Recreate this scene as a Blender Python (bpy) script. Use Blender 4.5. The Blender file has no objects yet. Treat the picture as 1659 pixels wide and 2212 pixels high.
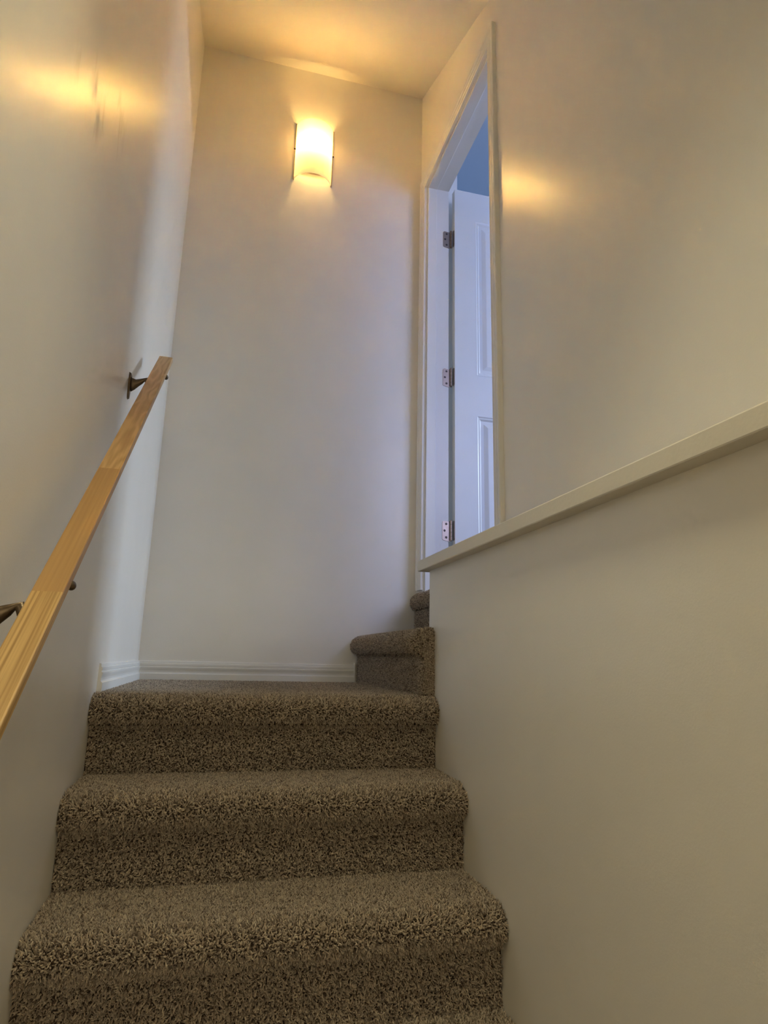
import bpy, bmesh, math, random
import numpy as np
from mathutils import Matrix, Vector

SC = bpy.context.scene
COL = SC.collection

# ------------------------------------------------------------------ camera
F_PX = 1370.06
YAW, PITCH, ROLL = 0.2468, 0.2265, 0.0243
CAM = Vector((0.2982, -1.8826, 0.0986))
cy, sy, cp, sp, cr, sr = (math.cos(YAW), math.sin(YAW), math.cos(PITCH), math.sin(PITCH), math.cos(ROLL), math.sin(ROLL))
f0 = Vector((sy, cy, 0)); rt = Vector((cy, -sy, 0))
fw = f0 * cp + Vector((0, 0, sp)); up = -f0 * sp + Vector((0, 0, cp))
R2 = rt * cr + up * sr; U2 = -rt * sr + up * cr
cam_d = bpy.data.cameras.new('camera')
cam_d.sensor_fit = 'HORIZONTAL'; cam_d.sensor_width = 36.0
cam_d.lens = F_PX / 1659 * 36.0
cam_d.clip_start = 0.02
cam = bpy.data.objects.new('camera', cam_d); COL.objects.link(cam)
M = Matrix((R2, U2, -fw)).transposed().to_4x4(); M.translation = CAM
cam.matrix_world = M
SC.camera = cam

# ------------------------------------------------------------------ world, lights, exposure
world = bpy.data.worlds.new('world'); SC.world = world
world.use_nodes = True
wb = world.node_tree.nodes['Background']
wb.inputs['Color'].default_value = (0.45, 0.62, 1.0, 1); wb.inputs['Strength'].default_value = 1.0

def area(name, loc, target, sx, sy_, power, color):
    d = bpy.data.lights.new(name, 'AREA'); d.shape = 'RECTANGLE'; d.size = sx; d.size_y = sy_
    d.energy = power; d.color = color
    o = bpy.data.objects.new(name, d); COL.objects.link(o)
    o.location = loc
    o.rotation_euler = (Vector(target) - Vector(loc)).to_track_quat('-Z', 'Y').to_euler()
    return o
# daylight through the two windows of the room behind the door
area('window_daylight', (2.55, -1.95, 1.78), (2.3, 0.5, 1.1), 1.3, 1.2, 38.0, (0.48, 0.55, 1.0))
area('side_window_daylight', (6.2, 0.15, 2.55), (1.0, 0.4, 0.8), 1.6, 0.9, 325.0, (0.54, 0.65, 0.80))
# added fill lights: one from the unseen hall, one down onto the treads
area('hall_fill', (0.7, -5.0, 0.9), (0.5, -4.4, -2.0), 1.2, 1.0, 31.0, (1.0, 0.91, 0.68))
area('stair_top_fill', (0.45, -1.3, 1.95), (0.45, -1.3, -1.5), 0.3, 0.3, 3.8, (1.0, 0.92, 0.62)).data.spread = math.radians(80)
SCONCE_EMISSION = 435.0
SCONCE_COLOR = (1.0, 0.625, 0.19)

SC.cycles.max_bounces = 16
SC.cycles.diffuse_bounces = 12
SC.cycles.glossy_bounces = 6
SC.cycles.transmission_bounces = 12
SC.cycles.sample_clamp_indirect = 0.0
SC.view_settings.view_transform = 'Standard'
SC.view_settings.look = 'None'
SC.view_settings.exposure = 0.0
SC.view_settings.gamma = 1.0
SC.view_settings.use_curve_mapping = False

# ------------------------------------------------------------------ measures
W, WD, D = 0.925, 1.149, 0.8594          # stair width, upper right wall plane, back wall
RIS, RUN = 0.1965, 0.2154
YR3 = -0.0645                             # riser of the landing step
ZD = 2 * RIS                              # door floor
ZL, ZL2 = 0.368, 0.402                    # ledge underside / top
OV = 0.0313
HC, SCL = ZD + 2.684, 0.455               # ceiling height at back wall, slope
YD1, YD2, ZH = 0.7622, -0.0143, ZD + 2.0448
XJ = 1.266                                # far face of the right wall
YF = -6.0
ZF = -11 * RIS
rng = np.random.default_rng(7)

# ------------------------------------------------------------------ materials
def new_mat(name):
    m = bpy.data.materials.new(name); m.use_nodes = True
    nt = m.node_tree; b = nt.nodes['Principled BSDF']
    return m, nt, b

def paint(name, col, rough=0.4, spec=0.5, bump=0.08, scale=260.0, dist=0.002, mottle=0.03):
    m, nt, b = new_mat(name)
    tc = nt.nodes.new('ShaderNodeTexCoord')
    n = nt.nodes.new('ShaderNodeTexNoise'); n.inputs['Scale'].default_value = scale
    n.inputs['Detail'].default_value = 3.0
    nt.links.new(tc.outputs['Object'], n.inputs['Vector'])
    bp = nt.nodes.new('ShaderNodeBump'); bp.inputs['Strength'].default_value = bump; bp.inputs['Distance'].default_value = dist
    nt.links.new(n.outputs['Fac'], bp.inputs['Height'])
    nt.links.new(bp.outputs['Normal'], b.inputs['Normal'])
    n2 = nt.nodes.new('ShaderNodeTexNoise'); n2.inputs['Scale'].default_value = 6.0
    nt.links.new(tc.outputs['Object'], n2.inputs['Vector'])
    mx = nt.nodes.new('ShaderNodeMix'); mx.data_type = 'RGBA'
    mx.inputs['A'].default_value = (*[c * (1 - mottle) for c in col], 1)
    mx.inputs['B'].default_value = (*[min(1, c * (1 + mottle)) for c in col], 1)
    nt.links.new(n2.outputs['Fac'], mx.inputs['Factor'])
    nt.links.new(mx.outputs['Result'], b.inputs['Base Color'])
    b.inputs['Roughness'].default_value = rough
    b.inputs['Specular IOR Level'].default_value = spec
    return m

WALL_COL = (0.84, 0.81, 0.75)
M_WALL = paint('wall_paint', WALL_COL, rough=0.29, bump=0.08)
M_CEIL = paint('ceiling_paint', (0.82, 0.78, 0.70), rough=0.85, spec=0.2, bump=0.25, scale=160, dist=0.003)
M_ROOM = paint('pale_blue_room_paint', (0.66, 0.77, 0.86), rough=0.5, bump=0.08)
M_TRIM = paint('trim_paint', (0.82, 0.80, 0.75), rough=0.35, bump=0.03)
M_DOOR = paint('door_paint', (0.78, 0.78, 0.76), rough=0.4, bump=0.03)
M_LEDGE = paint('ledge_paint', (0.78, 0.74, 0.65), rough=0.45, bump=0.15, scale=120)

def wall_left_material():
    m = paint('wall_paint_scuffed', WALL_COL, rough=0.29, bump=0.08)
    nt = m.node_tree; b = nt.nodes['Principled BSDF']
    # old drips and scuffs: vertical streaks that dull the sheen of the paint
    tc = nt.nodes.new('ShaderNodeTexCoord')
    sep = nt.nodes.new('ShaderNodeSeparateXYZ'); nt.links.new(tc.outputs['Object'], sep.inputs[0])
    mp = nt.nodes.new('ShaderNodeMapping'); mp.inputs['Scale'].default_value = (1, 20, 6)
    nt.links.new(tc.outputs['Object'], mp.inputs['Vector'])
    n = nt.nodes.new('ShaderNodeTexNoise'); n.inputs['Scale'].default_value = 1.0; n.inputs['Detail'].default_value = 4
    nt.links.new(mp.outputs['Vector'], n.inputs['Vector'])
    r = nt.nodes.new('ShaderNodeValToRGB'); r.color_ramp.elements[0].position = 0.56; r.color_ramp.elements[1].position = 0.70
    nt.links.new(n.outputs['Fac'], r.inputs['Fac'])
    def band(out, lo, hi, soft):
        a = nt.nodes.new('ShaderNodeMapRange'); a.interpolation_type = 'SMOOTHSTEP'
        a.inputs['From Min'].default_value = lo; a.inputs['From Max'].default_value = lo + soft
        nt.links.new(out, a.inputs['Value'])
        c = nt.nodes.new('ShaderNodeMapRange'); c.interpolation_type = 'SMOOTHSTEP'
        c.inputs['From Min'].default_value = hi; c.inputs['From Max'].default_value = hi - soft
        nt.links.new(out, c.inputs['Value'])
        k = nt.nodes.new('ShaderNodeMath'); k.operation = 'MULTIPLY'
        nt.links.new(a.outputs[0], k.inputs[0]); nt.links.new(c.outputs[0], k.inputs[1])
        return k.outputs[0]
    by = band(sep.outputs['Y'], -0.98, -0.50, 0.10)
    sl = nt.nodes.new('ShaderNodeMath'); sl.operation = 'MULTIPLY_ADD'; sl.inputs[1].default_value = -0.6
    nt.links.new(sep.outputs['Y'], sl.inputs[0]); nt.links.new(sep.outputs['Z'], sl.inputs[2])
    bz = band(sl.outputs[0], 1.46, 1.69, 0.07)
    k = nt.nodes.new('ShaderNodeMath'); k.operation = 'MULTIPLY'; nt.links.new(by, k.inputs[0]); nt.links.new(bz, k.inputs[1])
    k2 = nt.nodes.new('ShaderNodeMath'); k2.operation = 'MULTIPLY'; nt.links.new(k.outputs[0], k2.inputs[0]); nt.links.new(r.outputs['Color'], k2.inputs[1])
    rr = nt.nodes.new('ShaderNodeMapRange'); rr.inputs['To Min'].default_value = b.inputs['Roughness'].default_value; rr.inputs['To Max'].default_value = 0.55
    nt.links.new(k2.outputs[0], rr.inputs['Value']); nt.links.new(rr.outputs[0], b.inputs['Roughness'])
    old = b.inputs['Base Color'].links[0].from_socket
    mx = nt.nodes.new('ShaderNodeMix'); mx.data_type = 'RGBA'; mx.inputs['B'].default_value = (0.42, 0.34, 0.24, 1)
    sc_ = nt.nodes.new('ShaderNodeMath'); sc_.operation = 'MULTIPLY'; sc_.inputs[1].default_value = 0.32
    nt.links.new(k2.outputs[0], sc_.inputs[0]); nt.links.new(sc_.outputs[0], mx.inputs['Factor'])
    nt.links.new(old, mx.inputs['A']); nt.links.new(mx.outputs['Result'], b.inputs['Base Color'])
    return m
M_WALL_L = wall_left_material()

def metal(name, col, rough=0.35):
    m, nt, b = new_mat(name)
    tc = nt.nodes.new('ShaderNodeTexCoord')
    n = nt.nodes.new('ShaderNodeTexNoise'); n.inputs['Scale'].default_value = 90
    nt.links.new(tc.outputs['Object'], n.inputs['Vector'])
    r = nt.nodes.new('ShaderNodeMapRange'); r.inputs['To Min'].default_value = rough * 0.8; r.inputs['To Max'].default_value = rough * 1.25
    nt.links.new(n.outputs['Fac'], r.inputs['Value']); nt.links.new(r.outputs[0], b.inputs['Roughness'])
    b.inputs['Base Color'].default_value = (*col, 1); b.inputs['Metallic'].default_value = 1.0
    return m
M_BRONZE = metal('aged_bronze', (0.16, 0.12, 0.08), 0.42)
M_NICKEL = metal('satin_nickel', (0.36, 0.27, 0.21), 0.36)
M_SCREW = metal('screw_metal', (0.10, 0.08, 0.07), 0.5)

def wood(name, c1, c2, lines=0.5, figure=0.5, fig_scale=(16, 1.5, 16), freq=46, seed=0.0):
    """long-grained wood: fine pore lines along y plus contour figure"""
    m, nt, b = new_mat(name)
    tc = nt.nodes.new('ShaderNodeTexCoord')
    def noise(scale, detail, off):
        mp = nt.nodes.new('ShaderNodeMapping'); mp.inputs['Scale'].default_value = scale; mp.inputs['Location'].default_value = (off, off * 1.7, off * 0.6)
        nt.links.new(tc.outputs['Object'], mp.inputs['Vector'])
        n = nt.nodes.new('ShaderNodeTexNoise'); n.inputs['Scale'].default_value = 1.0; n.inputs['Detail'].default_value = detail
        nt.links.new(mp.outputs['Vector'], n.inputs['Vector']); return n.outputs['Fac']
    def math_(op, x, y):
        k = nt.nodes.new('ShaderNodeMath'); k.operation = op
        for i, q in enumerate((x, y)):
            if q is None: continue
            if isinstance(q, (int, float)): k.inputs[i].default_value = q
            else: nt.links.new(q, k.inputs[i])
        return k.outputs[0]
    pores = noise((270, 3.5, 270), 2.0, seed + 3.1)
    fig = math_('MULTIPLY', math_('ADD', math_('SINE', math_('MULTIPLY', noise(fig_scale, 1.5, seed), freq), None), 1.0), 0.5)
    tone = noise((18, 3, 18), 2.0, seed + 9.0)
    v = math_('ADD', math_('MULTIPLY', math_('SUBTRACT', pores, 0.5), lines * 2.4), math_('MULTIPLY', math_('SUBTRACT', fig, 0.5), figure))
    v = math_('ADD', v, math_('MULTIPLY', math_('SUBTRACT', tone, 0.5), 0.5))
    v = math_('ADD', v, 0.55)
    mx = nt.nodes.new('ShaderNodeMix'); mx.data_type = 'RGBA'; mx.clamp_factor = True
    mx.inputs['A'].default_value = (*c1, 1); mx.inputs['B'].default_value = (*c2, 1)
    nt.links.new(v, mx.inputs['Factor']); nt.links.new(mx.outputs['Result'], b.inputs['Base Color'])
    b.inputs['Roughness'].default_value = 0.40
    return m
M_WOOD = [wood('oak_figured', (0.42, 0.24, 0.085), (0.66, 0.43, 0.19), 0.35, 0.6, (24, 5.5, 24), 38, 1.3),
          wood('oak_plain', (0.36, 0.20, 0.065), (0.52, 0.31, 0.115), 0.45, 0.10, (20, 1.0, 20), 20, 4.0),
          wood('oak_lined', (0.34, 0.19, 0.055), (0.64, 0.42, 0.165), 1.0, 0.15, (60, 0.5, 60), 34, 7.7)]

def carpet_materials():
    m, nt, b = new_mat('carpet_yarn')
    at = nt.nodes.new('ShaderNodeAttribute'); at.attribute_name = 'tint'
    r = nt.nodes.new('ShaderNodeValToRGB'); e = r.color_ramp.elements
    e[0].position = 0.0; e[0].color = (0.22, 0.16, 0.115, 1)
    e[1].position = 1.0; e[1].color = (0.90, 0.79, 0.62, 1)
    x = r.color_ramp.elements.new(0.5); x.color = (0.68, 0.565, 0.43, 1)
    nt.links.new(at.outputs['Fac'], r.inputs['Fac']); nt.links.new(r.outputs['Color'], b.inputs['Base Color'])
    b.inputs['Roughness'].default_value = 0.9; b.inputs['Specular IOR Level'].default_value = 0.15
    b.inputs['Sheen Weight'].default_value = 0.9; b.inputs['Sheen Roughness'].default_value = 0.35; b.inputs['Sheen Tint'].default_value = (1.0, 0.9, 0.76, 1)
    tl = nt.nodes.new('ShaderNodeBsdfTranslucent'); nt.links.new(r.outputs['Color'], tl.inputs['Color'])
    ms = nt.nodes.new('ShaderNodeMixShader'); ms.inputs[0].default_value = 0.35
    nt.links.new(b.outputs[0], ms.inputs[1]); nt.links.new(tl.outputs[0], ms.inputs[2])
    nt.links.new(ms.outputs[0], nt.nodes['Material Output'].inputs['Surface'])
    m2, nt2, b2 = new_mat('carpet_backing')
    tc = nt2.nodes.new('ShaderNodeTexCoord'); n = nt2.nodes.new('ShaderNodeTexNoise'); n.inputs['Scale'].default_value = 220
    nt2.links.new(tc.outputs['Object'], n.inputs['Vector'])
    mx = nt2.nodes.new('ShaderNodeMix'); mx.data_type = 'RGBA'
    mx.inputs['A'].default_value = (0.045, 0.03, 0.02, 1); mx.inputs['B'].default_value = (0.09, 0.065, 0.045, 1)  # backing darkened to put the shade between tuft roots into its colour
    nt2.links.new(n.outputs['Fac'], mx.inputs['Factor']); nt2.links.new(mx.outputs['Result'], b2.inputs['Base Color'])
    b2.inputs['Roughness'].default_value = 0.95; b2.inputs['Specular IOR Level'].default_value = 0.1
    return m, m2
M_YARN, M_BACKING = carpet_materials()

def shade_material():
    m, nt, b = new_mat('frosted_glass_shade')
    nt.nodes.remove(b)
    out = nt.nodes['Material Output']
    tr = nt.nodes.new('ShaderNodeBsdfTranslucent'); tr.inputs['Color'].default_value = (0.97, 0.95, 0.90, 1)
    df = nt.nodes.new('ShaderNodeBsdfDiffuse'); df.inputs['Color'].default_value = (0.88, 0.84, 0.74, 1)
    gl = nt.nodes.new('ShaderNodeBsdfGlossy'); gl.inputs['Roughness'].default_value = 0.25
    tc = nt.nodes.new('ShaderNodeTexCoord'); n = nt.nodes.new('ShaderNodeTexNoise'); n.inputs['Scale'].default_value = 180
    nt.links.new(tc.outputs['Object'], n.inputs['Vector'])
    mr = nt.nodes.new('ShaderNodeMapRange'); mr.inputs['To Min'].default_value = 0.74; mr.inputs['To Max'].default_value = 0.82
    nt.links.new(n.outputs['Fac'], mr.inputs['Value'])
    a = nt.nodes.new('ShaderNodeMixShader'); nt.links.new(mr.outputs[0], a.inputs[0])
    nt.links.new(df.outputs[0], a.inputs[1]); nt.links.new(tr.outputs[0], a.inputs[2])
    c = nt.nodes.new('ShaderNodeMixShader'); c.inputs[0].default_value = 0.04
    nt.links.new(a.outputs[0], c.inputs[1]); nt.links.new(gl.outputs[0], c.inputs[2])
    nt.links.new(c.outputs[0], out.inputs['Surface'])
    return m
M_SHADE = shade_material()
M_STRIP = paint('sconce_white_metal', (0.55, 0.45, 0.30), rough=0.4, bump=0.0)
def emit(name, col, s):
    m, nt, b = new_mat(name)
    b.inputs['Base Color'].default_value = (*col, 1)
    b.inputs['Emission Color'].default_value = (*col, 1); b.inputs['Emission Strength'].default_value = s
    return m
M_BULB = emit('bulb_glass', SCONCE_COLOR, SCONCE_EMISSION)
def glass_mat():
    m, nt, b = new_mat('window_glass')
    nt.nodes.remove(b)
    t = nt.nodes.new('ShaderNodeBsdfTransparent'); g = nt.nodes.new('ShaderNodeBsdfGlossy'); g.inputs['Roughness'].default_value = 0.02
    k = nt.nodes.new('ShaderNodeMixShader'); k.inputs[0].default_value = 0.04
    nt.links.new(t.outputs[0], k.inputs[1]); nt.links.new(g.outputs[0], k.inputs[2])
    nt.links.new(k.outputs[0], nt.nodes['Material Output'].inputs['Surface'])
    return m
M_GLASS = glass_mat()

# ------------------------------------------------------------------ mesh helpers
def box(bm, x0, x1, y0, y1, z0, z1, bevel=0.0):
    vs = [bm.verts.new(p) for p in ((x0, y0, z0), (x1, y0, z0), (x1, y1, z0), (x0, y1, z0), (x0, y0, z1), (x1, y0, z1), (x1, y1, z1), (x0, y1, z1))]
    fs = [(0, 3, 2, 1), (4, 5, 6, 7), (0, 1, 5, 4), (1, 2, 6, 5), (2, 3, 7, 6), (3, 0, 4, 7)]
    faces = [bm.faces.new([vs[i] for i in f]) for f in fs]
    if bevel:
        es = list({e for f in faces for e in f.edges})
        bmesh.ops.bevel(bm, geom=es, offset=bevel, segments=2, profile=0.5, affect='EDGES')

def prism(bm, prof, axis, a0, a1, cap=True, closed=True):
    """extrude a 2-D outline along x, y or z; prof gives the two other coordinates in order"""
    def P(u, v, a):
        return {'x': (a, u, v), 'y': (u, a, v), 'z': (u, v, a)}[axis]
    A = [bm.verts.new(P(u, v, a0)) for u, v in prof]; B = [bm.verts.new(P(u, v, a1)) for u, v in prof]
    n = len(prof)
    for i in range(n if closed else n - 1):
        j = (i + 1) % n
        bm.faces.new((A[i], A[j], B[j], B[i]))
    if cap and closed:
        bm.faces.new(A[::-1]); bm.faces.new(B)

def cyl(bm, p0, p1, r0, r1=None, seg=16):
    r1 = r0 if r1 is None else r1
    p0, p1 = Vector(p0), Vector(p1); q = (p1 - p0).to_track_quat('Z', 'Y')
    ring = lambda p, r: [bm.verts.new(p + q @ Vector((r * math.cos(2 * math.pi * i / seg), r * math.sin(2 * math.pi * i / seg), 0))) for i in range(seg)]
    A, B = ring(p0, r0), ring(p1, r1)
    for i in range(seg):
        j = (i + 1) % seg; bm.faces.new((A[i], A[j], B[j], B[i]))
    bm.faces.new(A[::-1]); bm.faces.new(B)

def obj(name, bm, m, parent=None, smooth=False, origin=None):
    if origin is not None:
        bmesh.ops.translate(bm, verts=bm.verts, vec=-Vector(origin))
    bmesh.ops.recalc_face_normals(bm, faces=bm.faces)
    me = bpy.data.meshes.new(name); bm.to_mesh(me); bm.free()
    me.materials.append(m)
    if smooth:
        for p in me.polygons: p.use_smooth = True
    o = bpy.data.objects.new(name, me); COL.objects.link(o)
    if origin is not None: o.location = origin
    if parent is not None: o.parent = parent
    return o

def struct(name, bm, m, parent=None):
    o = obj(name, bm, m, parent)
    if parent is None: o['kind'] = 'structure'
    return o

def empty(name, loc=(0, 0, 0), label=None, cat=None):
    o = bpy.data.objects.new(name, None); COL.objects.link(o); o.location = loc; o.empty_display_size = 0.1
    if label: o['label'] = label
    if cat: o['category'] = cat
    return o

def under(o, parent):
    """parent without moving (parents here are unrotated)"""
    o.parent = parent; o.matrix_parent_inverse = Matrix.Translation(-Vector(parent.location))
    return o

# ------------------------------------------------------------------ room shell
T = 0.12
def ceil_z(y): return HC - SCL * (D - y)
YK = -3.4                                   # ceiling slopes down to here, then runs level over the hall
bm = bmesh.new(); box(bm, -T, 0, YF - T, D + T, ZF - T, HC + 0.2); w = struct('wall_left', bm, M_WALL_L); w['label'] = 'off-white painted left wall with scuffs, carrying the handrail'
bm = bmesh.new(); box(bm, 0, WD + 0.2, D, D + T, ZF - T, HC + 0.2); w = struct('wall_back', bm, M_WALL); w['label'] = 'off-white painted wall facing the stairs, carrying the lit sconce'
bm = bmesh.new()
box(bm, WD, XJ, YF, YD2 - 0.02, ZL - 0.1, HC + 0.2)
box(bm, WD, XJ, YD1 + 0.02, D, ZD - 0.03, HC + 0.2)
box(bm, WD, XJ, YD2 - 0.02, YD1 + 0.02, ZH + 0.02, HC + 0.2)
box(bm, WD + 0.004, XJ, 0, D, -0.2, ZD - 0.03)
w = struct('wall_right', bm, M_WALL); w['label'] = 'off-white painted upper right wall with the doorway in it'
bm = bmesh.new(); box(bm, W, WD, YF, 0.0, ZF - T, ZL); w = struct('wall_stairside', bm, M_WALL); w['label'] = 'thick off-white low wall to the right of the lower stairs, under the ledge'
bm = bmesh.new(); box(bm, -T, XJ, YF - T, YF, ZF - T, HC); struct('wall_front', bm, M_WALL)
bm = bmesh.new()
prism(bm, [(D + T, ceil_z(D + T)), (YK, ceil_z(YK)), (YF - T, ceil_z(YK)), (YF - T, ceil_z(YK) + 0.2), (YK, ceil_z(YK) + 0.2), (D + T, ceil_z(D + T) + 0.2)], 'x', -T, XJ)
w = struct('ceiling', bm, M_CEIL); w['label'] = 'off-white textured ceiling sloping up towards the sconce wall'
bm = bmesh.new(); box(bm, -T, W + 0.02, YF, -0.2, ZF - T, ZF); struct('floor', bm, M_BACKING)

# ledge on the low wall
bm = bmesh.new(); box(bm, W - OV, WD, YF, 0.03, ZL, ZL2, 0.003)
w = struct('trim_1', bm, M_LEDGE); w['label'] = 'painted ledge capping the low wall right of the stairs'

# room behind the door
RX, RY0, RY1, RZ = 4.6, -1.8, 2.6, 2.95
bm = bmesh.new(); box(bm, XJ + 0.02, RX, RY0, RY1, ZD - 0.15, ZD - 0.012); box(bm, WD + 0.02, XJ + 0.03, YD2 - 0.02, YD1 + 0.02, ZD - 0.1, ZD - 0.012); struct('floor_upstairs', bm, M_BACKING)
bm = bmesh.new(); box(bm, XJ, RX + T, RY0 - T, RY1 + T, RZ, RZ + 0.1); struct('ceiling_upstairs', bm, M_ROOM)
bm = bmesh.new(); box(bm, XJ, RX, RY1, RY1 + T, ZD - 0.15, RZ); struct('wall_north', bm, M_ROOM)
bm = bmesh.new()
wx0, wx1, wz0, wz1 = 1.75, 3.35, ZD + 0.70, ZD + 2.05
box(bm, XJ, wx0, RY0 - T, RY0, ZD - 0.15, RZ); box(bm, wx1, RX, RY0 - T, RY0, ZD - 0.15, RZ)
box(bm, wx0, wx1, RY0 - T, RY0, ZD - 0.15, wz0); box(bm, wx0, wx1, RY0 - T, RY0, wz1, RZ)
struct('wall_south', bm, M_ROOM)
bm = bmesh.new(); box(bm, XJ - 0.02, XJ, D + T, RY1, ZD - 0.15, RZ); struct('wall_west', bm, M_ROOM)
bm = bmesh.new()
wy0, wy1 = -0.60, 0.80
box(bm, RX, RX + T, RY0 - T, wy0, ZD - 0.15, RZ); box(bm, RX, RX + T, wy1, RY1 + T, ZD - 0.15, RZ)
box(bm, RX, RX + T, wy0, wy1, ZD - 0.15, wz0); box(bm, RX, RX + T, wy0, wy1, wz1, RZ)
struct('wall_east', bm, M_ROOM)
bm = bmesh.new()
for a in ((wy0, wy0 + 0.05, wz0, wz1), (wy1 - 0.05, wy1, wz0, wz1), (wy0, wy1, wz0, wz0 + 0.05), (wy0, wy1, wz1 - 0.05, wz1), (-0.07, -0.03, wz0, wz1)):
    box(bm, RX + 0.02, RX + 0.07, *a)
win2 = struct('window_2', bm, M_TRIM)
bm = bmesh.new(); box(bm, RX + 0.043, RX + 0.047, wy0 + 0.03, wy1 - 0.03, wz0 + 0.03, wz1 - 0.03); obj('pane', bm, M_GLASS, win2)
bm = bmesh.new()
for a in ((wx0, wx0 + 0.05, wz0, wz1), (wx1 - 0.05, wx1, wz0, wz1), (wx0, wx1, wz0, wz0 + 0.05), (wx0, wx1, wz1 - 0.05, wz1), ((wx0 + wx1) / 2 - 0.02, (wx0 + wx1) / 2 + 0.02, wz0, wz1)):
    box(bm, a[0], a[1], RY0 - 0.07, RY0 - 0.02, a[2], a[3])
win = struct('window_1', bm, M_TRIM)
bm = bmesh.new(); box(bm, wx0 + 0.03, wx1 - 0.03, RY0 - 0.047, RY0 - 0.043, wz0 + 0.03, wz1 - 0.03); obj('pane', bm, M_GLASS, win)

# ------------------------------------------------------------------ baseboards
def bb_profile(t=0.0125):
    # (out from wall, height) colonial profile: three beads, as the photo shows
    return [(0, -0.01), (t, -0.01), (t, 0.018), (t * 0.72, 0.0205), (t * 0.62, 0.024), (t * 0.66, 0.030), (t * 0.88, 0.040), (t * 0.90, 0.0445),
            (t * 0.62, 0.0455), (t * 0.60, 0.0485), (t * 0.74, 0.050), (t * 0.74, 0.0575), (t * 0.48, 0.0585), (t * 0.46, 0.063), (t * 0.40, 0.0665), (t * 0.2, 0.068), (0, 0.068)]
bm = bmesh.new(); prism(bm, [(D - o, z) for o, z in bb_profile()], 'x', 0.0, 0.872)
w = struct('baseboard_back', bm, M_TRIM); w['label'] = 'white grooved baseboard along the sconce wall above the landing'
bm = bmesh.new(); prism(bm, bb_profile(), 'y', -0.022, D)
w = struct('baseboard_left', bm, M_TRIM); w['label'] = 'short white grooved baseboard on the left wall at the landing'
bm = bmesh.new(); box(bm, 0.8725, 0.8765, D - 0.012, D, -0.01, 0.075)
w = struct('trim_2', bm, M_TRIM); w['label'] = 'narrow painted end strip between baseboard and carpeted riser'

# ------------------------------------------------------------------ doorway lining and casing
frame = empty('trim_3', (WD, YD1, ZD)); frame['kind'] = 'structure'; frame['label'] = 'white painted door lining and moulded casing in the right wall'
bm = bmesh.new(); box(bm, WD - 0.001, XJ, YD1, YD1 + 0.02, ZD - 0.01, ZH + 0.02); under(obj('hinge_jamb', bm, M_TRIM), frame)
bm = bmesh.new(); box(bm, WD - 0.001, XJ, YD2 - 0.02, YD2, ZD - 0.01, ZH + 0.02); under(obj('latch_jamb', bm, M_TRIM), frame)
bm = bmesh.new(); box(bm, WD - 0.001, XJ, YD2, YD1, ZH, ZH + 0.02); under(obj('head_jamb', bm, M_TRIM), frame)
XS = 1.200                                   # door stop: from the stair side up to here the lining is thicker
bm = bmesh.new(); box(bm, WD + 0.004, XS, YD1 - 0.011, YD1, ZD - 0.01, ZH, 0.003); under(obj('door_stop', bm, M_TRIM), frame)
bm = bmesh.new(); box(bm, WD + 0.004, XS, YD2, YD2 + 0.011, ZD - 0.01, ZH, 0.003); under(obj('door_stop', bm, M_TRIM), frame)
bm = bmesh.new(); box(bm, WD + 0.004, XS, YD2, YD1, ZH - 0.011, ZH, 0.0015); under(obj('door_stop', bm, M_TRIM), frame)
# casing profile: (distance from the opening, how proud of the wall)
CP = [(0, 0), (0, 0.008), (0.004, 0.010), (0.012, 0.0085), (0.020, 0.0085), (0.024, 0.011), (0.034, 0.012), (0.038, 0.0095), (0.043, 0.0135), (0.056, 0.0145), (0.059, 0.0125), (0.059, 0)]
def casing():
    rev = 0.004
    bmv = bmesh.new()
    y0, y1, z1 = YD2 - rev, YD1 + rev, ZH + rev
    for name, path in (('casing_left', [((y1, ZD), (1, 0)), ((y1, z1), (1, 1))]), ('casing_head', [((y1, z1), (1, 1)), ((y0, z1), (-1, 1))]), ('casing_right', [((y0, z1), (-1, 1)), ((y0, ZD), (-1, 0))])):
        b = bmesh.new()
        rings = []
        for (py, pz), (dy, dz) in path:
            rings.append([b.verts.new((WD - h * 1.25, py + dy * d, pz + dz * d)) for d, h in CP])
        n = len(CP)
        for i in range(n):
            j = (i + 1) % n
            b.faces.new((rings[0][i], rings[0][j], rings[1][j], rings[1][i]))
        b.faces.new(rings[0][::-1]); b.faces.new(rings[1])
        under(obj('casing', b, M_TRIM), frame)
    bmv.free()
casing()

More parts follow.
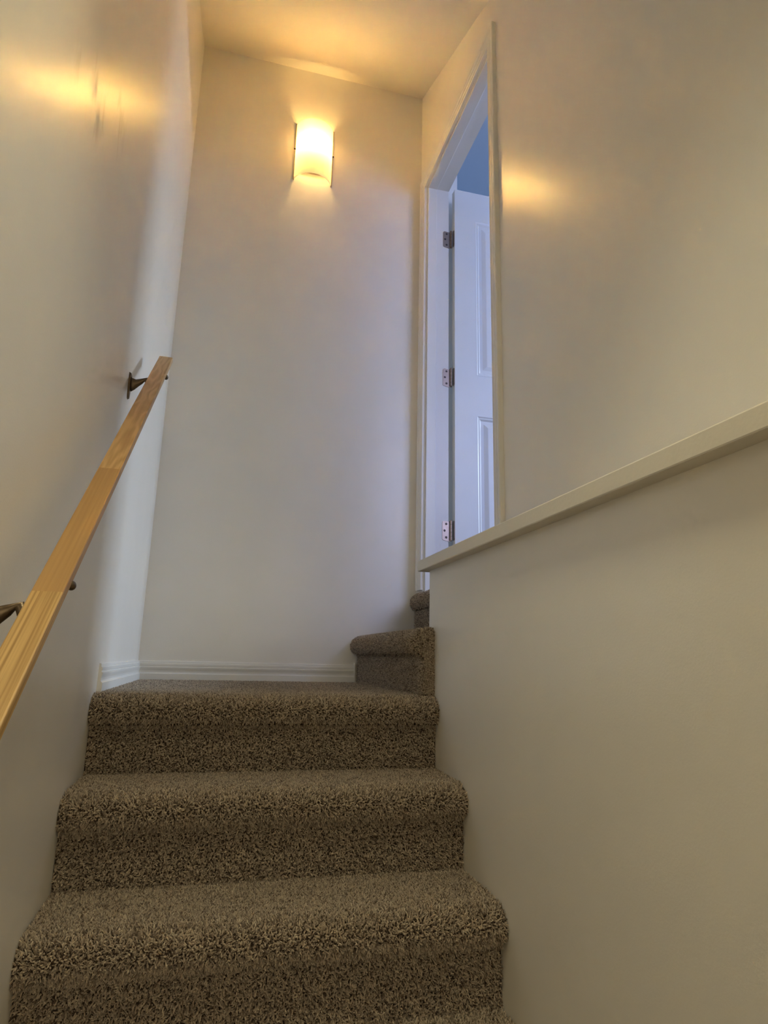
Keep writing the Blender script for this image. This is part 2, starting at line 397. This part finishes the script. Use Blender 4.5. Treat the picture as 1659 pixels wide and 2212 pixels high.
# ------------------------------------------------------------------ door, opened into the room behind
DX0, DX1, DY0, DY1, DZ0, DZ1 = 1.2865, 2.046, 0.732, 0.766, ZD + 0.012, ZH - 0.004
door = empty('door_1', (DX0, DY1, DZ0)); door['kind'] = 'structure'; door['label'] = 'white moulded-panel door standing open behind the doorway'
R_ = 0.008
def dpart(name, *b, mat=M_DOOR, bev=0.001):
    m_ = bmesh.new(); box(m_, *b, bev); return under(obj(name, m_, mat), door)
dpart('core', DX0 + 0.0005, DX1 - 0.0005, DY0 + R_, DY1 - R_, DZ0 + 0.0005, DZ1 - 0.0005)
ST, MU = 0.112, 0.10
xs = [(DX0 + ST, (DX0 + DX1) / 2 - MU / 2), ((DX0 + DX1) / 2 + MU / 2, DX1 - ST)]
zs = [(DZ0 + 0.20, 1.218), (1.425, 2.268)]
def door_face(ya, yb, s):
    for x0, x1 in ((DX0, DX0 + ST), (xs[0][1], xs[1][0]), (DX1 - ST, DX1)):
        dpart('stile' if x0 != xs[0][1] else 'mullion', x0, x1, ya, yb, DZ0, DZ1, bev=0)
    for z0, z1 in ((DZ0, zs[0][0]), (zs[0][1], zs[1][0]), (zs[1][1], DZ1)):
        for x0, x1 in xs:
            dpart('rail', x0, x1, ya, yb, z0, z1, bev=0)
    yo = ya if s < 0 else yb
    for x0, x1 in xs:
        for z0, z1 in zs:
            b = bmesh.new(); loops = []
            for ins, dep in ((0.0, -0.0005), (0.006, 0.0025), (0.012, 0.0018), (0.020, 0.0075), (0.034, 0.0075), (0.052, 0.001), (0.056, 0.0005)):
                y = yo - s * dep
                loops.append([b.verts.new(p) for p in ((x0 + ins, y, z0 + ins), (x1 - ins, y, z0 + ins), (x1 - ins, y, z1 - ins), (x0 + ins, y, z1 - ins))])
            for A, B in zip(loops, loops[1:]):
                for i in range(4):
                    j = (i + 1) % 4; b.faces.new((A[i], A[j], B[j], B[i]))
            b.faces.new(loops[-1])
            under(obj('panel', b, M_DOOR), door)
door_face(DY0, DY0 + R_, -1)
door_face(DY1 - R_, DY1, 1)
# lever-less round handle on the far edge of the door
hb = bmesh.new()
for s, y in ((-1, DY0), (1, DY1)):
    prof = [(0.030, 0.0), (0.030, 0.006), (0.012, 0.009), (0.011, 0.030), (0.024, 0.040), (0.028, 0.052), (0.022, 0.062), (0.006, 0.066)]
    for (r0, h0), (r1, h1) in zip(prof, prof[1:]):
        cyl(hb, (DX1 - 0.06, y + s * h0, ZD + 0.92), (DX1 - 0.06, y + s * max(h1, h0 + 1e-4), ZD + 0.92), r0, r1, 20)
under(obj('door_knob', hb, M_NICKEL, smooth=False), door)
# hinges
for zc in (2.156, 1.408, 0.664):
    h = 0.0445
    b = bmesh.new(); c = 0.008
    prof = [(1.236 + c, zc - h), (1.266, zc - h - 0.004), (1.270, zc - h - 0.004), (1.270, zc + h - 0.002), (1.266, zc + h - 0.002), (1.236 + c, zc + h), (1.236 + c * 0.3, zc + h - c * 0.3), (1.236, zc + h - c), (1.236, zc - h + c), (1.236 + c * 0.3, zc - h + c * 0.3)]
    prism(b, prof, 'y', YD1 - 0.0022, YD1)
    hg = under(obj('hinge', b, M_NICKEL), door)
    def sub(o): o.parent = hg; o.matrix_parent_inverse = Matrix.Identity(4); return o
    b = bmesh.new()
    for i in range(5):
        z0 = zc - h + i * 2 * h / 5
        cyl(b, (1.2755, 0.7555, z0 + 0.0006), (1.2755, 0.7555, z0 + 2 * h / 5 - 0.0006), 0.0062, seg=14)
    cyl(b, (1.2755, 0.7555, zc - h - 0.004), (1.2755, 0.7555, zc + h + 0.004), 0.0040, seg=12)
    k = obj('hinge_pin', b, M_NICKEL, smooth=False); k.parent = hg
    b = bmesh.new()
    prism(b, [(0.752, zc - h), (0.752, zc + h), (DY0 + 0.008, zc + h - 0.001), (DY0 + 0.003, zc + h - 0.007), (DY0 + 0.003, zc - h + 0.007), (DY0 + 0.008, zc - h + 0.001)], 'x', DX0 - 0.0022, DX0 + 0.0004)
    k = obj('door_leaf', b, M_NICKEL); k.parent = hg
    for q, (dx, dz) in enumerate(((0.0185, 0.031), (0.0105, 0.0), (0.0185, -0.031))):
        b = bmesh.new(); cyl(b, (1.236 + dx, YD1 - 0.0021, zc + dz), (1.236 + dx, YD1 - 0.0030, zc + dz), 0.0056, 0.0046, 14)
        k = obj('screw', b, M_SCREW); k.parent = hg
    for k in hg.children:
        k.matrix_parent_inverse = Matrix.Translation(Vector(door.location)) @ Matrix.Translation(-Vector(door.location))

# ------------------------------------------------------------------ carpeted stairs
def step_path(back, crease=0.069, ov=0.034, run_nose=0.050):
    """(d, z) outline from riser foot to tread back; d=0 is the riser, z=0 the tread"""
    pts = [(0.0, -RIS), (0.0, -crease - 0.004)]
    cx, cz, a, b = run_nose - ov, -0.036, run_nose, 0.036
    for t in np.linspace(math.radians(252), math.radians(90), 15):
        x = cx + a * math.cos(t); z = cz + b * math.sin(t)
        if t > math.radians(180): z = cz + 0.040 * math.sin(t)
        pts.append((x, z))
    pts.append((back, 0.0))
    return pts

def tuft_mesh(name, P, N, parent, length=0.0082, rad=0.00150, lean=0.8, droop=0.0):
    n = len(P)
    N = N / np.linalg.norm(N, axis=1, keepdims=True)
    a = np.where(np.abs(N[:, 2:3]) < 0.9, np.array([[0, 0, 1.0]]), np.array([[1.0, 0, 0]]))
    t1 = np.cross(N, a); t1 /= np.linalg.norm(t1, axis=1, keepdims=True)
    t2 = np.cross(N, t1)
    th = rng.uniform(0, 2 * np.pi, n)[:, None]
    side = np.cos(th) * t1 + np.sin(th) * t2
    side2 = -np.sin(th) * t1 + np.cos(th) * t2
    L = (length * rng.uniform(0.75, 1.25, n))[:, None]
    r = (rad * rng.uniform(0.75, 1.3, n))[:, None]
    le = (lean * rng.uniform(0.3, 1.4, n))[:, None]
    tw = rng.normal(0, 0.5, n)[:, None]
    down = np.zeros((n, 3)); down[:, 2] = -droop
    c0 = P - N * 0.001
    c1 = P + N * L * 0.55 + side * L * le * 0.35 + down * L * 0.3
    c2 = c1 + N * L * 0.42 + side * L * le * 0.65 + side2 * L * tw * 0.4 + down * L * 0.6
    V = np.zeros((n, 7, 3))
    for k in range(3):
        ang = 2 * np.pi * k / 3 + th
        o = np.cos(ang) * t1 + np.sin(ang) * t2
        V[:, k] = c0 + o * r * 0.9
        V[:, 3 + k] = c1 * 0.35 + c2 * 0.65 + o * r * 1.1
    V[:, 6] = c2 + N * r * 0.9 + side * r * 0.5
    F = []
    for k in range(3):
        j = (k + 1) % 3
        F += [(k, j, 3 + j), (k, 3 + j, 3 + k), (3 + k, 3 + j, 6)]
    F = np.array(F)
    faces = (F[None] + (np.arange(n) * 7)[:, None, None]).reshape(-1, 3)
    me = bpy.data.meshes.new(name)
    me.vertices.add(n * 7); me.vertices.foreach_set('co', V.reshape(-1).astype(np.float32))
    m = len(faces)
    me.loops.add(m * 3); me.loops.foreach_set('vertex_index', faces.reshape(-1).astype(np.int32))
    me.polygons.add(m); me.polygons.foreach_set('loop_start', (np.arange(m) * 3).astype(np.int32))
    me.polygons.foreach_set('use_smooth', np.ones(m, dtype=bool))
    me.update(calc_edges=True)
    at = me.attributes.new('tint', 'FLOAT', 'POINT')
    base = np.clip(rng.normal(0.43, 0.28, n), 0, 1)
    at.data.foreach_set('value', np.repeat(base, 7).astype(np.float32))
    me.materials.append(M_YARN)
    o = bpy.data.objects.new(name, me); COL.objects.link(o)
    o['kind'] = 'stuff'
    o.parent = parent
    return o

def scatter(path, u0, u1, to_world, dens, jitter=1.0):
    path = np.array(path); seg = np.diff(path, axis=0); ln = np.hypot(seg[:, 0], seg[:, 1])
    tot = ln.sum(); sp = 1 / math.sqrt(dens)
    nu, ns = max(1, int((u1 - u0) / sp)), max(1, int(tot / sp))
    U, S = np.meshgrid((np.arange(nu) + 0.5) / nu, (np.arange(ns) + 0.5) / ns)
    S = S + (np.arange(nu)[None, :] % 2) * 0.5 / ns
    u = u0 + (u1 - u0) * np.clip(U + rng.uniform(-.5, .5, U.shape) * jitter / nu, 0.001, 0.999)
    s = tot * np.clip(S + rng.uniform(-.5, .5, S.shape) * jitter / ns, 0, 0.9999)
    u, s = u.ravel(), s.ravel()
    cum = np.concatenate([[0], np.cumsum(ln)]); i = np.clip(np.searchsorted(cum, s, 'right') - 1, 0, len(ln) - 1)
    f = ((s - cum[i]) / ln[i])[:, None]
    q = path[i] + seg[i] * f
    # outward normal of a path that climbs from the riser foot to the tread back
    nrm = np.stack([-seg[i][:, 1], seg[i][:, 0]], 1); nrm /= np.linalg.norm(nrm, axis=1, keepdims=True)
    return to_world(q[:, 0], q[:, 1], u), to_world(nrm[:, 0], nrm[:, 1], np.zeros(len(u)), vec=True)

def framing(axis, d0, zt):
    def f(d, z, u, vec=False):
        a = (d if vec else d + d0); b = (z if vec else z + zt)
        return np.stack([u, a, b], 1) if axis == 'y' else np.stack([a, u, b], 1)
    return f

stairs = empty('carpeted_staircase', (0, YR3 - 10 * RUN, ZF), 'brown twist-pile carpeted stairs climbing to a landing and turning right to the doorway', 'stairs')
PILE, DROP = 0.005, 0.0135
def make_step(axis, d0, zt, back, u0, u1, dens=0, extra=None, **kw):
    path = [(d + PILE, z - (DROP if z > -RIS + 1e-6 else 0)) for d, z in step_path(back, **kw)]
    path[0] = (PILE, -RIS - 0.016)
    b = bmesh.new()
    tw = framing(axis, d0, zt)
    outline = path + [(back, -0.03), (PILE + 0.05, -0.06), (PILE + 0.05, -RIS - 0.016)]
    prof = [(d + d0, z + zt) for d, z in outline]
    prism(b, prof, 'x' if axis == 'y' else 'y', u0, u1)
    o = under(obj('step', b, M_BACKING), stairs)
    if dens:
        P, N = scatter(path, u0 + 0.002, u1 - 0.002, tw, dens)
        # tuck under the nose left bare to read as its shadow, and fewer tufts deep on a long flat tread
        d_ = (P[:, 1] if axis == 'y' else P[:, 0]) - d0; z_ = P[:, 2] - zt
        keep = ~((np.abs(z_ + 0.081) < 0.0035) & (d_ < 0.012))
        keep &= (d_ < 0.30) | (rng.uniform(0, 1, len(P)) < 0.5)
        P, N = P[keep], N[keep]
        if extra is not None:
            P = np.concatenate([P, extra[0]]); N = np.concatenate([N, extra[1]])
        p = tuft_mesh('carpet_pile', P, N, o)
        p.matrix_parent_inverse = Matrix.Identity(4)
        p.matrix_parent_inverse = (Matrix.Translation(-Vector(stairs.location))).inverted() @ Matrix.Translation(-Vector(stairs.location))
    return o
DENS = 104000
for k in range(-7, 3):
    make_step('y', YR3 - (3 - k) * RUN, (k - 3) * RIS, RUN + PILE + 0.004, 0.0, W, (DENS if k > 0 else 70000) if k >= 0 else 0)
make_step('y', YR3, 0.0, D - YR3, 0.0, W, DENS)
# the two steps that turn right: they climb along x
X4 = 0.889
ye = -0.046
# pile on the end of the fourth step, where it wraps the corner of the low wall
n = int(0.11 * RIS * DENS)
ex = rng.uniform(0, 1, n); ez = rng.uniform(0, 1, n)
zz = ez * (RIS - 0.014)
pf = np.array(step_path(0.2)[:-1]); o_ = np.argsort(pf[:, 1], kind='stable')
x_lo = X4 + np.interp(zz - RIS + DROP, pf[o_, 1], pf[o_, 0]) + 0.003
PX = np.stack([x_lo + ex * (W - x_lo), np.full(n, ye), zz], 1); NX = np.tile(np.array([[0, -1.0, 0]]), (n, 1))
make_step('x', X4, RIS, WD - X4 + 0.004, ye, D, DENS, extra=(PX, NX))
make_step('x', WD - 0.006, 2 * RIS, 0.13, 0.0, D - 0.0, DENS, ov=0.022, run_nose=0.040)

# ------------------------------------------------------------------ handrail
RS = 0.82; RZ0 = 0.945
th = math.atan(RS)
rail = empty('handrail', (0.0, -0.1, 0.83), 'pale oak handrail rising along the left wall on dark bronze brackets', 'handrail')
RX0, RX1 = 0.050, 0.0905
def rail_piece(ya, yb, mat, end=False):
    b = bmesh.new(); h = 0.0235
    c = 0.0022
    sec = [(RX0 + c, 0), (RX1 - c, 0), (RX1 - c * 0.3, -c * 0.3), (RX1, -c), (RX1, -h * 0.62), (RX1 - 0.006, -h), (RX0 + 0.006, -h), (RX0, -h * 0.62), (RX0, -c), (RX0 + c * 0.3, -c * 0.3)]
    # local: y along rail
    La, Lb = ya / math.cos(th), yb / math.cos(th)
    prism(b, sec, 'y', La, Lb)
    if end:
        bmesh.ops.bevel(b, geom=[e for e in b.edges if all(abs(v.co.y - Lb) < 1e-6 for v in e.verts)], offset=0.002, segments=2, affect='EDGES')
    o = obj('rail_section', b, mat); o.rotation_euler = (th, 0, 0); o.location = (0, 0, RZ0)
    return under(o, rail)
s1 = rail_piece(-0.612, 0.082, M_WOOD[0], True); s1['label'] = 'upper length with arched figure'
s2 = rail_piece(-0.938, -0.612, M_WOOD[1]); s2['label'] = 'darker plain middle length'
s3 = rail_piece(-2.6, -0.938, M_WOOD[2]); s3['label'] = 'lower length with straight lined grain'

def bracket(y, zw):
    zr = RS * y + RZ0 - 0.0235 / math.cos(th)          # underside of the rail
    b = bmesh.new()
    # tapering wall plate
    prof = [(y - 0.013, zw + 0.032), (y + 0.013, zw + 0.032), (y + 0.016, zw + 0.02), (y + 0.011, zw - 0.036), (y + 0.006, zw - 0.044), (y - 0.006, zw - 0.044), (y - 0.011, zw - 0.036), (y - 0.016, zw + 0.02)]
    A = [b.verts.new((0.0, u, v)) for u, v in prof]; B = [b.verts.new((0.005, y + (u - y) * 0.82, zw + (v - zw) * 0.92)) for u, v in prof]
    for i in range(8):
        j = (i + 1) % 8; b.faces.new((A[i], A[j], B[j], B[i]))
    b.faces.new(B); b.faces.new(A[::-1])
    br = under(obj('rail_bracket', b, M_BRONZE), rail)
    # arm: flared at the plate, curving up under the rail
    pts = [(0.004, zw + 0.002, 0.024, 0.011), (0.012, zw + 0.003, 0.018, 0.009), (0.022, zw + 0.007, 0.011, 0.007), (0.032, zw + 0.013, 0.0078, 0.0062), (0.044, zw + 0.02, 0.0068, 0.006), (0.056, zr + 0.004 - 0.012, 0.006, 0.006), (0.066, zr - 0.005, 0.006, 0.006), (0.072, zr + 0.002, 0.006, 0.006)]
    b = bmesh.new(); rings = []; seg = 12
    for i, (x, z, rz, ry) in enumerate(pts):
        a = pts[max(0, i - 1)]; c = pts[min(len(pts) - 1, i + 1)]
        d = Vector((c[0] - a[0], 0, c[1] - a[1])).normalized(); nrm = Vector((-d.z, 0, d.x))
        rings.append([b.verts.new(Vector((x, y, z)) + nrm * rz * math.sin(2 * math.pi * q / seg) + Vector((0, 1, 0)) * ry * math.cos(2 * math.pi * q / seg)) for q in range(seg)])
    for A, B in zip(rings, rings[1:]):
        for q in range(seg):
            p_ = (q + 1) % seg; b.faces.new((A[q], A[p_], B[p_], B[q]))
    b.faces.new(rings[0][::-1]); b.faces.new(rings[-1])
    k = obj('arm', b, M_BRONZE, smooth=True); k.parent = br
    # saddle strap under the rail with a rounded tip showing past its right side
    b = bmesh.new()
    outl = [(-0.034, -0.008), (0.0, -0.011), (0.034, -0.008), (0.040, 0.0), (0.034, 0.008), (0.0, 0.011), (-0.034, 0.008), (-0.040, 0.0)]
    prism(b, outl, 'z', -0.003, 0.0)
    bmesh.ops.rotate(b, verts=b.verts, cent=(0, 0, 0), matrix=Matrix.Rotation(th, 3, 'X') @ Matrix.Rotation(math.radians(76), 3, 'Z'))
    bmesh.ops.translate(b, verts=b.verts, vec=(0.0695, y + 0.02, zr + RS * 0.02))
    k = obj('saddle', b, M_BRONZE); k.parent = br
    b = bmesh.new()
    bmesh.ops.create_uvsphere(b, u_segments=12, v_segments=8, radius=0.008)
    bmesh.ops.scale(b, verts=b.verts, vec=(0.9, 1.3, 0.9))
    ty = y + 0.066
    bmesh.ops.translate(b, verts=b.verts, vec=(0.0885, ty, RS * ty + RZ0 - 0.0265))
    k = obj('bolt_head', b, M_BRONZE, smooth=True); k.parent = br
    for k in br.children: k.matrix_parent_inverse = Matrix.Identity(4)
bracket(-0.095, 0.832)
bracket(-0.955, 0.135)

# ------------------------------------------------------------------ wall sconce
SX, SZ0, SZ1, SR = 0.577, 2.41, 2.727, 0.0995
SCY = D + 0.029                                # axis of the curved shade
sconce = empty('wall_sconce', (SX, D, SZ0), 'lit half-round frosted glass wall light on the wall facing the stairs', 'wall light')
amax = math.asin(0.0945 / SR)
b = bmesh.new(); seg = 40; ring = []
for r in (SR, SR - 0.004):
    ring.append([(SX + r * math.sin(a), SCY - r * math.cos(a)) for a in np.linspace(-amax, amax, seg)])
prism(b, ring[0] + ring[1][::-1], 'z', SZ0, SZ1)
under(obj('shade', b, M_SHADE, smooth=False), sconce)
for s in (-1, 1):
    b = bmesh.new(); xa = SX + s * 0.0945; box(b, min(xa - s * 0.003, xa + s * 0.004), max(xa - s * 0.003, xa + s * 0.004), D - 0.006, D, SZ0 - 0.006, SZ1 + 0.006, 0.001)
    o = under(obj('edge_strip', b, M_STRIP), sconce); o['label'] = 'thin side strip holding the glass edge'
    b = bmesh.new(); cyl(b, (SX + s * 0.093, D - 0.012, 2.575), (SX + s * 0.101, D - 0.013, 2.575), 0.004, 0.0035, 12)
    under(obj('retaining_screw', b, M_SCREW), sconce)
b = bmesh.new(); box(b, SX - 0.055, SX + 0.055, D - 0.008, D, 2.46, 2.67, 0.003); under(obj('back_plate', b, M_STRIP), sconce)
ZB = 2.598
b = bmesh.new(); box(b, SX - 0.010, SX + 0.010, D - 0.062, D - 0.006, ZB - 0.014, ZB + 0.014, 0.003)
under(obj('lamp_holder', b, M_STRIP), sconce)
for s_ in (-1, 1):
    b = bmesh.new()
    bp = [(0.005, 0.010), (0.007, 0.013), (0.0100, 0.018), (0.0110, 0.026), (0.0105, 0.034), (0.008, 0.040), (0.003, 0.044)]
    rg = [[b.verts.new((SX + s_ * h, D - 0.0535 + r * math.cos(t), ZB + r * math.sin(t))) for t in np.linspace(0, 2 * math.pi, 20, endpoint=False)] for r, h in bp]
    for A, B in zip(rg, rg[1:]):
        for i in range(20):
            j = (i + 1) % 20; b.faces.new((A[i], A[j], B[j], B[i]))
    b.faces.new(rg[0][::-1]); b.faces.new(rg[-1])
    o = under(obj('bulb', b, M_BULB, smooth=True), sconce); o.visible_shadow = True
